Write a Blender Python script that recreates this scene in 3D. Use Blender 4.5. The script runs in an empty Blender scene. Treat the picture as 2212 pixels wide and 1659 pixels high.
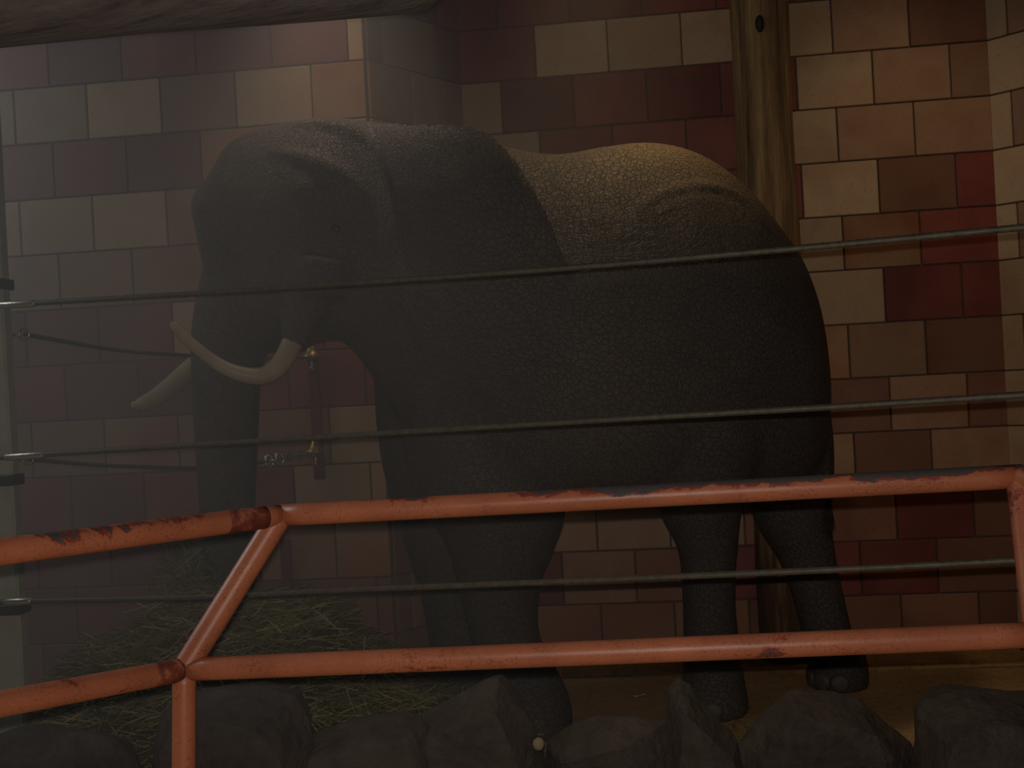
import bpy, bmesh, math, random
from mathutils import Vector, Matrix, noise
from mathutils.bvhtree import BVHTree

R = math.radians
random.seed(7)
SC = bpy.context.scene
COL = SC.collection

# ------------------------------------------------------------------ camera
F_PX, CX, CY = 2400.0, 1106.0, 829.5
CAM_H = 1.88
YAW, ROLL = math.atan(0.108), R(3.05)
FWD = Vector((-math.sin(YAW), math.cos(YAW), 0))
HOR = Vector((math.cos(YAW), math.sin(YAW), 0))
ZUP = Vector((0, 0, 1))
RIGHT = HOR * math.cos(ROLL) - ZUP * math.sin(ROLL)
UP = HOR * math.sin(ROLL) + ZUP * math.cos(ROLL)
CAM = Vector((0, 0, CAM_H))
cd = bpy.data.cameras.new('camera')
cd.sensor_width = 36.0
cd.lens = F_PX / 2212.0 * 36.0
cd.clip_start = 0.02
cam = bpy.data.objects.new('camera', cd)
COL.objects.link(cam)
m3 = Matrix((RIGHT, UP, -FWD)).transposed()
cam.matrix_world = Matrix.Translation(CAM) @ m3.to_4x4()
SC.camera = cam

# ------------------------------------------------------------------ look
SC.view_settings.view_transform = 'Standard'
SC.view_settings.look = 'None'
SC.view_settings.gamma = 1.0
SC.view_settings.use_curve_mapping = False
SC.view_settings.exposure = 0.0
SC.cycles.use_denoising = True

# ------------------------------------------------------------------ world and lights
w = bpy.data.worlds.new('dim_hall')
SC.world = w
w.use_nodes = True
bg = w.node_tree.nodes['Background']
bg.inputs[0].default_value = (0.55, 0.48, 0.42, 1)
bg.inputs[1].default_value = 0.016


def aim(o, target):
    d = Vector(target) - o.location
    o.rotation_euler = d.to_track_quat('-Z', 'Y').to_euler()


def lamp(name, kind, loc, target, power, color, **kw):
    ld = bpy.data.lights.new(name, kind)
    ld.energy = power
    ld.color = color
    for k, v in kw.items():
        setattr(ld, k, v)
    o = bpy.data.objects.new(name, ld)
    COL.objects.link(o)
    o.location = loc
    aim(o, target)
    return o


# warm stable lamp hanging over the elephant's back, neutral one over its head,
# an added unseen cool light at left for the veil volume, and the camera's own flash
lamp('stable_lamp', 'SPOT', (0.0, 6.02, 5.0), (0.08, 6.28, 0), 88, (1.0, 0.70, 0.38),
     spot_size=R(64), spot_blend=1.0, shadow_soft_size=0.12)
lamp('corner_lamp', 'SPOT', (2.0, 5.6, 5.05), (1.85, 7.45, 2.75), 27, (1.0, 0.72, 0.45),
     spot_size=R(60), spot_blend=1.0, shadow_soft_size=0.15)
lamp('head_lamp', 'SPOT', (-1.45, 5.80, 5.0), (-1.6, 5.9, 0), 62, (1.0, 0.84, 0.70),
     spot_size=R(62), spot_blend=1.0, shadow_soft_size=0.10)
lamp('wall_lamp', 'SPOT', (-1.75, 6.3, 5.0), (-1.75, 6.35, 0), 34, (1.0, 0.74, 0.50),
     spot_size=R(70), spot_blend=1.0, shadow_soft_size=0.10)
lamp('added_veil_light', 'AREA', (-6.2, 4.4, 4.6), (-2.6, 4.9, 2.4), 128, (0.82, 0.95, 1.0),
     shape='RECTANGLE', size=1.4, size_y=1.0)
lamp('camera_flash', 'AREA', CAM + UP * 0.065 + RIGHT * -0.012 + FWD * 0.03, CAM + FWD * 6 + UP * 0.065, 35.0, (1.0, 0.88, 0.78),
     shape='RECTANGLE', size=0.03, size_y=0.02)


# ------------------------------------------------------------------ pixel helpers (photograph 2212 x 1659)
def ray(px, py):
    return FWD + RIGHT * ((px - CX) / F_PX) + UP * ((CY - py) / F_PX)


def P(px, py, y):
    d = ray(px, py)
    return CAM + d * (y / d.y)


def PD(px, py, depth):
    return CAM + ray(px, py) * depth


def FL(px, y, z=0.0):
    """point on height z at distance y that shows in pixel column px (at its own row)"""
    a, b = P(px, 1300, y), P(px, 1500, y)
    t = (a.z - z) / (a.z - b.z)
    py = 1300 + 200 * t
    return P(px, py, y)


def pix(p):
    v = Vector(p) - CAM
    d = v.dot(FWD)
    return CX + F_PX * v.dot(RIGHT) / d, CY - F_PX * v.dot(UP) / d


def MPP(px, py, y):
    """metres per pixel there"""
    d = (P(px, py, y) - CAM).dot(FWD)
    return d / F_PX


# ------------------------------------------------------------------ object helpers
def tag(o, label=None, cat=None, group=None, kind=None):
    if label: o['label'] = label
    if cat: o['category'] = cat
    if group: o['group'] = group
    if kind: o['kind'] = kind
    return o


def link(name, me, mats, parent=None, smooth=True):
    if not isinstance(mats, (list, tuple)):
        mats = [mats]
    for m in mats:
        me.materials.append(m)
    if smooth:
        me.shade_smooth()
    o = bpy.data.objects.new(name, me)
    COL.objects.link(o)
    if parent: o.parent = parent
    return o


def from_bm(name, bm, mats, parent=None, smooth=True):
    me = bpy.data.meshes.new(name)
    bm.normal_update()
    bm.to_mesh(me)
    bm.free()
    return link(name, me, mats, parent, smooth)


def empty(name, loc=(0, 0, 0)):
    o = bpy.data.objects.new(name, None)
    COL.objects.link(o)
    o.location = loc
    return o


def catmull(pts, n):
    """pts: list of tuples (Vector-like + extra), returns n samples per span"""
    out = []
    k = len(pts)
    for i in range(k - 1):
        p0, p1, p2, p3 = pts[max(i - 1, 0)], pts[i], pts[i + 1], pts[min(i + 2, k - 1)]
        for j in range(n):
            t = j / n
            out.append(tuple(0.5 * ((2 * b) + (-a + c) * t + (2 * a - 5 * b + 4 * c - d) * t * t + (-a + 3 * b - 3 * c + d) * t ** 3)
                             for a, b, c, d in zip(p0, p1, p2, p3)))
    out.append(tuple(pts[-1]))
    return out


def add_rings(bm, rings, cap=True, closed=False):
    vs = [[bm.verts.new(p) for p in r] for r in rings]
    n = len(vs[0])
    m = len(vs)
    for i in range(m if closed else m - 1):
        a, b = vs[i], vs[(i + 1) % m]
        for j in range(n):
            bm.faces.new((a[j], a[(j + 1) % n], b[(j + 1) % n], b[j]))
    if cap and not closed:
        bm.faces.new(list(reversed(vs[0])))
        bm.faces.new(vs[-1])


def add_tube(bm, path, seg=14, span=6, ridges=0, lay=0.0, depth=0.0, flat=1.0, closed=False):
    """path: (x, y, z, r) tuples; smooth interpolation; optional helical ridges (wire rope)"""
    pts = catmull([tuple(p) for p in path], span) if span > 1 else [tuple(p) for p in path]
    prev = None
    rings = []
    s = 0.0
    last = None
    for i, p in enumerate(pts):
        c = Vector(p[:3])
        if closed:
            t = Vector(pts[(i + 1) % len(pts)][:3]) - Vector(pts[i - 1][:3])
        else:
            t = Vector(pts[min(i + 1, len(pts) - 1)][:3]) - Vector(pts[max(i - 1, 0)][:3])
        if t.length < 1e-9:
            t = Vector((0, 0, 1))
        t.normalize()
        if prev is None:
            a = Vector((0, 1, 0)) if abs(t.y) < 0.9 else Vector((1, 0, 0))
        else:
            a = prev
        a = (a - t * a.dot(t)).normalized()
        b = t.cross(a)
        prev = a
        if last is not None:
            s += (c - last).length
        last = c
        ring = []
        for j in range(seg):
            th = 2 * math.pi * j / seg
            rr = p[3]
            if ridges:
                rr *= 1 + depth * abs(math.cos(ridges * 0.5 * (th - lay * s)))
            ring.append(c + a * (rr * math.cos(th) * flat) + b * (rr * math.sin(th)))
        rings.append(ring)
    add_rings(bm, rings, closed=closed)


def add_box(bm, lo, hi, bevel=0.0, mat=None):
    r = bmesh.ops.create_cube(bm, size=1.0)
    lo, hi = Vector(lo), Vector(hi)
    for v in r['verts']:
        v.co = Vector(((lo.x + hi.x) / 2 + v.co.x * (hi.x - lo.x), (lo.y + hi.y) / 2 + v.co.y * (hi.y - lo.y),
                       (lo.z + hi.z) / 2 + v.co.z * (hi.z - lo.z)))
    if mat is not None:
        bmesh.ops.transform(bm, matrix=mat, verts=r['verts'])
    if bevel:
        es = list({e for v in r['verts'] for e in v.link_edges})
        bmesh.ops.bevel(bm, geom=es, offset=bevel, segments=1, affect='EDGES')


def add_ball(bm, c, r, u=16, v=10, rot=None):
    m = Matrix.Translation(c)
    if rot is not None:
        m = m @ rot
    bmesh.ops.create_uvsphere(bm, u_segments=u, v_segments=v, radius=1.0,
                              matrix=m @ Matrix.Diagonal((r[0], r[1], r[2], 1)))


# ------------------------------------------------------------------ materials
class NT:
    def __init__(self, name):
        self.m = bpy.data.materials.new(name)
        self.m.use_nodes = True
        self.t = self.m.node_tree
        self.b = self.t.nodes['Principled BSDF']

    def n(self, kind, **kw):
        nd = self.t.nodes.new(kind)
        for k, v in kw.items():
            if k in nd.inputs:
                nd.inputs[k].default_value = v
            else:
                setattr(nd, k, v)
        return nd

    def l(self, a, b):
        self.t.links.new(a, b)

    def coords(self, scale=(1, 1, 1), which='Object'):
        tc = self.n('ShaderNodeTexCoord')
        mp = self.n('ShaderNodeMapping')
        mp.inputs['Scale'].default_value = scale
        self.l(tc.outputs[which], mp.inputs[0])
        return mp.outputs[0]

    def noise(self, vec, scale, detail=4, rough=0.6):
        n = self.n('ShaderNodeTexNoise')
        n.inputs['Scale'].default_value = scale
        n.inputs['Detail'].default_value = detail
        n.inputs['Roughness'].default_value = rough
        self.l(vec, n.inputs['Vector'])
        return n.outputs['Fac']

    def ramp(self, fac, stops):
        r = self.n('ShaderNodeValToRGB')
        cr = r.color_ramp
        while len(cr.elements) < len(stops):
            cr.elements.new(0.5)
        for e, (p, c) in zip(cr.elements, stops):
            e.position = p
            e.color = (*c, 1) if len(c) == 3 else c
        self.l(fac, r.inputs[0])
        return r.outputs[0]

    def mix(self, fac, a, b, blend='MIX'):
        x = self.n('ShaderNodeMix', data_type='RGBA', blend_type=blend)
        for s, v in ((x.inputs[0], fac), (x.inputs[6], a), (x.inputs[7], b)):
            if isinstance(v, (float, int)):
                s.default_value = v
            elif isinstance(v, tuple):
                s.default_value = (*v, 1)
            else:
                self.l(v, s)
        return x.outputs[2]

    def math(self, op, a, b=None, c=None):
        x = self.n('ShaderNodeMath', operation=op)
        for i, v in enumerate((a, b, c)):
            if v is None: continue
            if isinstance(v, (float, int)):
                x.inputs[i].default_value = v
            else:
                self.l(v, x.inputs[i])
        return x.outputs[0]

    def bump(self, h, strength=0.5, dist=0.01, normal=None):
        b = self.n('ShaderNodeBump')
        b.inputs['Strength'].default_value = strength
        b.inputs['Distance'].default_value = dist
        self.l(h, b.inputs['Height'])
        if normal is not None:
            self.l(normal, b.inputs['Normal'])
        return b.outputs[0]

    def out(self, color, rough=0.7, normal=None, metallic=0.0, spec=None):
        for k, v in (('Base Color', color), ('Roughness', rough), ('Normal', normal), ('Metallic', metallic), ('Specular IOR Level', spec)):
            if v is None: continue
            s = self.b.inputs[k]
            if isinstance(v, (float, int)):
                s.default_value = v
            elif isinstance(v, tuple):
                s.default_value = (*v, 1)
            else:
                self.l(v, s)
        return self.m


def simple(name, c1, c2, scale=8, rough=0.7, bump=0.3, dist=0.005, metallic=0.0, stretch=(1, 1, 1), spec=None):
    t = NT(name)
    v = t.coords(stretch)
    f = t.noise(v, scale)
    g = t.noise(v, scale * 5)
    col = t.ramp(t.math('MULTIPLY_ADD', g, 0.35, t.math('MULTIPLY', f, 0.65)), [(0.35, c1), (0.68, c2)])
    return t.out(col, rough, t.bump(g, bump, dist), metallic, spec)


def tile_mat(name, c_lo, c_hi, c_edge):
    """glazed block: fired colour drifts across each block, kiln-flashed blotches"""
    t = NT(name)
    oi = t.n('ShaderNodeObjectInfo')
    tc = t.n('ShaderNodeTexCoord')
    add = t.n('ShaderNodeVectorMath', operation='ADD')
    sc = t.n('ShaderNodeVectorMath', operation='SCALE')
    comb = t.n('ShaderNodeCombineXYZ')
    t.l(oi.outputs['Random'], comb.inputs[0])
    t.l(oi.outputs['Random'], comb.inputs[2])
    t.l(comb.outputs[0], sc.inputs[0])
    sc.inputs['Scale'].default_value = 37.0
    t.l(tc.outputs['Object'], add.inputs[0])
    t.l(sc.outputs[0], add.inputs[1])
    v = add.outputs[0]
    f = t.noise(v, 2.6, 2, 0.5)
    fine = t.noise(v, 38, 4, 0.7)
    col = t.ramp(f, [(0.30, c_lo), (0.52, c_hi), (0.78, c_edge)])
    vari = t.math('MULTIPLY_ADD', oi.outputs['Random'], 0.45, 0.75)
    hsv = t.n('ShaderNodeHueSaturation')
    t.l(vari, hsv.inputs['Value'])
    t.l(col, hsv.inputs['Color'])
    col = t.mix(t.ramp(fine, [(0.55, (0, 0, 0)), (0.8, (0.5, 0.5, 0.5))]), hsv.outputs[0], tuple(x * 0.45 for x in c_lo))
    return t.out(col, 0.42, t.bump(fine, 0.12, 0.002), spec=0.3)


TILE = {
    'T': tile_mat('glazed_tan', (0.44, 0.28, 0.165), (0.52, 0.37, 0.22), (0.50, 0.30, 0.165)),
    'B': tile_mat('glazed_brown', (0.36, 0.19, 0.11), (0.41, 0.245, 0.145), (0.37, 0.165, 0.09)),
    'O': tile_mat('glazed_flashed_orange', (0.36, 0.13, 0.06), (0.42, 0.22, 0.11), (0.46, 0.31, 0.17)),
    'R': tile_mat('glazed_oxblood', (0.20, 0.052, 0.042), (0.26, 0.068, 0.052), (0.30, 0.10, 0.065)),
    'D': tile_mat('glazed_rust_brown', (0.24, 0.10, 0.06), (0.29, 0.135, 0.08), (0.30, 0.16, 0.09)),
}
M = {}
M['grout'] = simple('grout', (0.10, 0.075, 0.055), (0.17, 0.13, 0.10), 20, 0.9)
M['ceiling'] = simple('ceiling_boards', (0.06, 0.045, 0.035), (0.09, 0.07, 0.05), 3, 0.9)


def floor_mat():
    t = NT('stable_floor')
    v = t.coords()
    f = t.noise(v, 1.7, 6, 0.65)
    g = t.noise(v, 24, 5, 0.7)
    col = t.ramp(f, [(0.32, (0.42, 0.25, 0.11)), (0.55, (0.58, 0.37, 0.155)), (0.75, (0.66, 0.45, 0.20))])
    col = t.mix(t.ramp(g, [(0.5, (0, 0, 0)), (0.75, (0.7, 0.7, 0.7))]), col, (0.09, 0.06, 0.035))
    return t.out(col, 0.85, t.bump(g, 0.4, 0.01))


M['floor'] = floor_mat()


def skin_mat():
    t = NT('elephant_skin')
    v = t.coords()
    warp = t.n('ShaderNodeTexNoise', Scale=2.2, Detail=3)
    t.l(v, warp.inputs['Vector'])
    mixv = t.n('ShaderNodeMix', data_type='VECTOR')
    mixv.inputs[0].default_value = 0.16
    t.l(v, mixv.inputs[4])
    t.l(warp.outputs['Color'], mixv.inputs[5])
    wv = mixv.outputs[1]
    vo = t.n('ShaderNodeTexVoronoi', feature='DISTANCE_TO_EDGE', Scale=36.0)
    t.l(wv, vo.inputs['Vector'])
    vo2 = t.n('ShaderNodeTexVoronoi', feature='DISTANCE_TO_EDGE', Scale=80.0)
    t.l(wv, vo2.inputs['Vector'])
    mp = t.n('ShaderNodeMapping')
    mp.inputs['Scale'].default_value = (3.0, 3.0, 22.0)
    mp.inputs['Rotation'].default_value = (0, R(28), 0)
    t.l(wv, mp.inputs[0])
    fold = t.noise(mp.outputs[0], 2.4, 3, 0.55)
    e1 = t.ramp(vo.outputs['Distance'], [(0.0, (0, 0, 0)), (0.10, (1, 1, 1))])
    e2 = t.ramp(vo2.outputs['Distance'], [(0.0, (0, 0, 0)), (0.16, (1, 1, 1))])
    h = t.math('ADD', t.math('MULTIPLY', e1, 0.55), t.math('MULTIPLY_ADD', e2, 0.3, t.math('MULTIPLY', fold, 0.9)))
    big = t.noise(v, 1.3, 4, 0.6)
    col = t.ramp(big, [(0.3, (0.075, 0.064, 0.058)), (0.7, (0.115, 0.098, 0.085))])
    # dry dust thrown over the back: tan on the top of the trunk line
    sx = t.n('ShaderNodeSeparateXYZ')
    t.l(v, sx.inputs[0])
    hz = t.math('MULTIPLY_ADD', big, 0.5, sx.outputs['Z'])
    dustz = t.ramp(t.math('MULTIPLY_ADD', hz, 1.0, -2.75), [(0.15, (0, 0, 0)), (0.6, (1, 1, 1))])
    dustx = t.ramp(t.math('MULTIPLY_ADD', sx.outputs['X'], 0.5, 0.5), [(0.35, (0.12, 0.12, 0.12)), (0.6, (1, 1, 1))])
    dust = t.math('MULTIPLY', t.math('MULTIPLY', dustz, dustx), t.math('MULTIPLY_ADD', e1, 0.35, 0.6))
    col = t.mix(dust, col, (0.30, 0.22, 0.12))
    col = t.mix(t.math('MULTIPLY', t.math('SUBTRACT', 1.0, t.math('MULTIPLY', e1, t.math('MULTIPLY_ADD', e2, 0.4, 0.6))), 0.55), col, (0.03, 0.025, 0.022))
    return t.out(col, 0.56, t.bump(h, 0.62, 0.010), spec=0.35)


M['skin'] = skin_mat()
M['ivory'] = simple('ivory', (0.36, 0.30, 0.20), (0.52, 0.46, 0.33), 6, 0.45, 0.15, 0.003, stretch=(1, 1, 1))
M['eye'] = simple('eye_dark', (0.012, 0.008, 0.006), (0.03, 0.018, 0.01), 6, 0.12)
M['nail'] = simple('toenail', (0.075, 0.064, 0.055), (0.125, 0.108, 0.09), 20, 0.6)
M['hair'] = simple('tail_hair', (0.015, 0.012, 0.01), (0.03, 0.025, 0.02), 20, 0.7)


def paint_mat():
    t = NT('orange_gloss_paint')
    v = t.coords()
    mp = t.n('ShaderNodeMapping')
    mp.inputs['Scale'].default_value = (0.45, 1, 1)
    t.l(v, mp.inputs[0])
    a = t.noise(mp.outputs[0], 9, 5, 0.72)
    fine = t.noise(v, 130, 4, 0.75)
    col = t.ramp(t.noise(v, 5, 3), [(0.3, (0.40, 0.13, 0.068)), (0.7, (0.53, 0.18, 0.09))])
    geo = t.n('ShaderNodeNewGeometry')
    sx = t.n('ShaderNodeSeparateXYZ')
    t.l(geo.outputs['Normal'], sx.inputs[0])
    so = t.n('ShaderNodeSeparateXYZ')
    t.l(v, so.inputs[0])
    # the rail top is rubbed bare where people lean (highest rail only)
    hi = t.ramp(t.math('SUBTRACT', so.outputs['Z'], 1.0), [(0.36, (0, 0, 0)), (0.42, (1, 1, 1))])
    top = t.math('MULTIPLY', t.math('MULTIPLY_ADD', sx.outputs['Z'], 0.34, 0.0), hi)
    rx = t.ramp(t.math('MULTIPLY_ADD', so.outputs['X'], 0.4, 0.5), [(0.25, (0.35, 0.35, 0.35)), (0.5, (1, 1, 1))])
    wear = t.math('ADD', t.math('MULTIPLY', top, rx), a)
    bare = t.ramp(wear, [(0.66, (0, 0, 0)), (0.70, (1, 1, 1))])
    edge = t.ramp(wear, [(0.62, (0, 0, 0)), (0.66, (1, 1, 1))])
    col = t.mix(t.math('MULTIPLY', edge, 0.8), col, (0.25, 0.025, 0.018))
    col = t.mix(bare, col, (0.085, 0.075, 0.075))
    chips = t.ramp(t.math('MULTIPLY_ADD', a, 0.35, t.math('MULTIPLY', fine, 0.85)), [(0.64, (0, 0, 0)), (0.73, (1, 1, 1))])
    col = t.mix(t.math('MULTIPLY', chips, 0.5), col, (0.05, 0.03, 0.025))
    rough = t.math('MULTIPLY_ADD', bare, 0.3, 0.40)
    return t.out(col, rough, t.bump(t.math('SUBTRACT', fine, bare), 0.2, 0.002), spec=0.45)


M['paint'] = paint_mat()


def rust_mat():
    t = NT('rust_patch')
    v = t.coords()
    f = t.noise(v, 14, 5, 0.7)
    col = t.ramp(f, [(0.40, (0.13, 0.028, 0.018)), (0.52, (0.24, 0.055, 0.032)), (0.60, (0.44, 0.145, 0.075))])
    return t.out(col, 0.75, t.bump(f, 0.4, 0.003))


M['rust'] = rust_mat()
M['rope'] = simple('steel_rope', (0.09, 0.083, 0.065), (0.18, 0.165, 0.125), 40, 0.55, 0.3, 0.002, metallic=0.25)
M['post'] = simple('grey_green_paint', (0.34, 0.36, 0.30), (0.48, 0.48, 0.41), 5, 0.6, 0.25)
M['collar'] = simple('dark_steel', (0.02, 0.025, 0.035), (0.045, 0.05, 0.06), 10, 0.5, metallic=0.4)
M['zinc'] = simple('bright_zinc', (0.45, 0.44, 0.40), (0.65, 0.63, 0.58), 20, 0.3, metallic=0.9)
M['brass'] = simple('brass_clamp', (0.42, 0.28, 0.11), (0.58, 0.42, 0.18), 20, 0.35, metallic=0.7)
M['redbar'] = simple('dark_red_paint', (0.13, 0.012, 0.016), (0.20, 0.022, 0.024), 12, 0.5)
M['chain'] = simple('worn_chain', (0.16, 0.14, 0.12), (0.38, 0.34, 0.30), 25, 0.35, metallic=0.8)
M['rock'] = simple('boulder_stone', (0.060, 0.050, 0.043), (0.125, 0.105, 0.09), 4, 0.9, 0.7, 0.03)
M['pebble'] = simple('pale_pebble', (0.30, 0.24, 0.15), (0.42, 0.34, 0.22), 14, 0.8)
M['paper'] = simple('paper_scrap', (0.55, 0.52, 0.47), (0.7, 0.66, 0.6), 20, 0.8)


def wood_mat(name, c1, c2, c3, axis):
    t = NT(name)
    s = [9, 9, 9]
    s[axis] = 0.55
    v = t.coords(tuple(s))
    f = t.noise(v, 1.6, 6, 0.62)
    g = t.noise(v, 7, 5, 0.7)
    col = t.ramp(t.math('MULTIPLY_ADD', g, 0.3, t.math('MULTIPLY', f, 0.7)), [(0.34, c1), (0.5, c2), (0.66, c3)])
    if axis == 2:                            # log turns darker and redder towards its foot
        so = t.n('ShaderNodeSeparateXYZ')
        t.l(t.coords(), so.inputs[0])
        st = t.ramp(t.math('MULTIPLY_ADD', f, 1.2, t.math('MULTIPLY', so.outputs['Z'], 0.4)), [(0.8, (1, 1, 1)), (1.25, (0, 0, 0))])
        col = t.mix(t.math('MULTIPLY', st, 0.85), col, (0.09, 0.035, 0.022))
    return t.out(col, 0.8, t.bump(t.math('ADD', f, g), 0.8, 0.02))


M['log'] = wood_mat('peeled_log', (0.08, 0.045, 0.022), (0.29, 0.175, 0.075), (0.52, 0.35, 0.15), 2)
M['beam'] = wood_mat('weathered_beam', (0.11, 0.09, 0.085), (0.24, 0.20, 0.19), (0.33, 0.28, 0.27), 0)


def hay_mat():
    t = NT('hay')
    geo = t.n('ShaderNodeNewGeometry')
    col = t.ramp(geo.outputs['Random Per Island'], [(0.0, (0.10, 0.085, 0.030)), (0.6, (0.20, 0.18, 0.065)), (1.0, (0.36, 0.33, 0.14))])
    return t.out(col, 0.75)


M['hay'] = hay_mat()
M['hay_core'] = simple('hay_core', (0.05, 0.045, 0.018), (0.12, 0.105, 0.04), 30, 0.9, 0.9, 0.03)

# ------------------------------------------------------------------ setting: room shell
YB, YL = 7.456, 6.73                 # niche back wall, front wall face
ROW, BW, GAP = 0.354, 0.486, 0.009
TOP0 = CAM_H + 2.395                  # top of course 0 (a tile course whose lower joint is 2.016 above the lens)
XL = P(790, 150, YL).x               # front corner of the left splayed return
XB = P(995, 200, YB).x
XR = P(2160, 600, YB).x
XRF = XR + 0.80


def slab(name, lo, hi, mat):
    bm = bmesh.new()
    add_box(bm, lo, hi)
    return tag(from_bm(name, bm, mat, smooth=False), kind='structure')


slab('floor', (-6.0, -1.5, -0.12), (5.5, YB + 0.3, 0.0), M['floor'])
slab('ceiling', (-6.0, -1.5, 5.2), (5.5, YB + 0.3, 5.3), M['ceiling'])
wall_left = slab('wall_left', (-6.0, YL, 0), (XL, YL + 0.3, 5.2), M['grout'])
wall_back = slab('wall_back', (XB - 0.3, YB, 0), (XR + 0.3, YB + 0.3, 5.2), M['grout'])
wall_right = slab('wall_right', (XRF, YL, 0), (5.5, YL + 0.3, 5.2), M['grout'])


def prism(name, pts, z0, z1, mat):
    bm = bmesh.new()
    lo = [bm.verts.new((x, y, z0)) for x, y in pts]
    hi = [bm.verts.new((x, y, z1)) for x, y in pts]
    n = len(pts)
    bm.faces.new(lo[::-1])
    bm.faces.new(hi)
    for i in range(n):
        bm.faces.new((lo[i], lo[(i + 1) % n], hi[(i + 1) % n], hi[i]))
    bmesh.ops.recalc_face_normals(bm, faces=bm.faces)
    return tag(from_bm(name, bm, mat, smooth=False), kind='structure')


wall_lret = prism('wall_left_return', [(XL, YL), (XB, YB), (XB - 0.3, YB + 0.3), (XL - 0.3, YL + 0.3)], 0, 5.2, M['grout'])
wall_rret = prism('wall_right_return', [(XRF, YL), (XR, YB), (XR + 0.3, YB + 0.3), (XRF + 0.3, YL + 0.3)], 0, 5.2, M['grout'])

TILE_MESH = {}


def tile_mesh(wd, key):
    k = (round(wd, 3), key)
    if k not in TILE_MESH:
        bm = bmesh.new()
        t = 0.022
        add_box(bm, (-wd / 2 + GAP / 2, -t, -ROW / 2 + GAP / 2), (wd / 2 - GAP / 2, 0.0, ROW / 2 - GAP / 2), 0.005)
        me = bpy.data.meshes.new('tile')
        bm.to_mesh(me)
        bm.free()
        me.materials.append(TILE[key])
        TILE_MESH[k] = me
    return TILE_MESH[k]


def put_tile(parent, c, wd, key, rz=0.0):
    o = bpy.data.objects.new('tile', tile_mesh(wd, key))
    COL.objects.link(o)
    o.location = c
    o.rotation_euler = (0, 0, rz)
    o.parent = parent


# colours read off the photograph, course by course: (right limit in pixel columns, colour)
LEFT = {-2: [(9999, 'R')], -1: [(9999, 'R')], 0: [(745, 'R'), (9999, 'T')], 1: [(120, 'T'), (390, 'T'), (530, 'B'), (675, 'T'), (9999, 'O')],
        2: [(460, 'R'), (600, 'O'), (9999, 'T')], 3: [(240, 'T'), (390, 'T'), (9999, 'O')], 4: [(100, 'T'), (250, 'B'), (9999, 'O')],
        5: [(390, 'R'), (480, 'T'), (9999, 'R')], 6: [(9999, 'R')], 7: [(250, 'B'), (430, 'O'), (600, 'O'), (690, 'O'), (9999, 'T')],
        8: [(640, 'R'), (9999, 'T')], 9: [(640, 'R'), (9999, 'O')], 10: [(640, 'R'), (9999, 'D')], 11: [(9999, 'D')]}
BACK = {-2: [(9999, 'R')], -1: [(1715, 'R'), (9999, 'D')], 0: [(1203, 'R'), (1600, 'T'), (1810, 'T'), (1965, 'B'), (9999, 'D')],
        1: [(1138, 'T'), (1700, 'R'), (1886, 'T'), (2049, 'B'), (9999, 'B')], 2: [(1090, 'T'), (1600, 'R'), (1815, 'T'), (1970, 'B'), (9999, 'B')],
        3: [(1715, 'R'), (1900, 'T'), (2060, 'D'), (9999, 'R')], 4: [(1600, 'R'), (1830, 'T'), (1990, 'O'), (9999, 'R')],
        5: [(1917, 'T'), (9999, 'R')], 6: [(1840, 'O'), (2010, 'B'), (9999, 'D')], 7: [(1935, 'D'), (2090, 'B'), (9999, 'D')],
        8: [(1870, 'O'), (2020, 'D'), (9999, 'B')], 9: [(900, 'R'), (1600, 'B'), (1945, 'D'), (2110, 'R'), (9999, 'D')],
        10: [(900, 'R'), (1260, 'R'), (1420, 'B'), (1560, 'D'), (2040, 'R'), (9999, 'D')], 11: [(900, 'R'), (1200, 'R'), (1500, 'D'), (9999, 'D')]}


def pick(table, r, px):
    for lim, k in table.get(r, [(9999, 'D')]):
        if px < lim:
            return k
    return 'D'


def course(parent, r, x0, x1, phase, y, table):
    zc = TOP0 - ROW * r - ROW / 2
    k = math.floor((x0 - phase) / BW)
    a = x0
    x = phase + (k + 1) * BW
    while a < x1 - 1e-6:
        b = min(x, x1)
        if b - a < 0.06:
            x += BW
            if b >= x1 - 1e-6:
                break
            b = min(x, x1)
        c = Vector(((a + b) / 2, y, zc))
        px, _ = pix(c)
        put_tile(parent, c, b - a, pick(table, r, px))
        a = b
        x += BW


ODD_B = P(1886, 200, YB).x
ODD_L = P(677, 235, YL).x
for r in range(-2, 12):
    half = 0.0 if r % 2 else BW / 2
    course(wall_left, r, P(-420, 800, YL).x, XL, ODD_L + half, YL, LEFT)
    course(wall_back, r, XB, XR, ODD_B + half, YB, BACK)
    course(wall_right, r, XRF, min(XRF + 1.3, 5.4), XRF + half, YL, {})
    zc = TOP0 - ROW * r - ROW / 2
    # splayed returns: one block and a half, turned
    for par, A, B, keys in ((wall_lret, (XL, YL), (XB, YB), {0: 'DB', 1: 'OB', 2: 'TT', -1: 'RR', -2: 'RR'}),
                            (wall_rret, (XR, YB), (XRF, YL), {-1: 'BB', -2: 'BB'})):
        d = Vector((B[0] - A[0], B[1] - A[1]))
        L = d.length
        rz = math.atan2(d.y, d.x)
        cut = [0.0, 0.14 if r % 2 == 0 else 0.38, 0.38 + (L - 0.38) * 0.5 if r % 2 == 0 else 0.14 + 0.72 * (L - 0.14), L]
        for i in range(3):
            a, b = cut[i], cut[i + 1]
            q = Vector(A).lerp(Vector(B), (a + b) / 2 / L)
            ks = keys.get(r, 'TB' if par is wall_rret else 'DB')
            put_tile(par, (q.x, q.y, zc), b - a, ks[i % 2], rz)

# low concrete ledge at the wall foot of the niche
bm = bmesh.new()
add_box(bm, (XB + 0.5, 7.02, 0.0), (XR - 0.05, YB - 0.023, 0.05), 0.012)
tag(from_bm('trim_1', bm, M['floor'], smooth=False), kind='structure')

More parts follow.
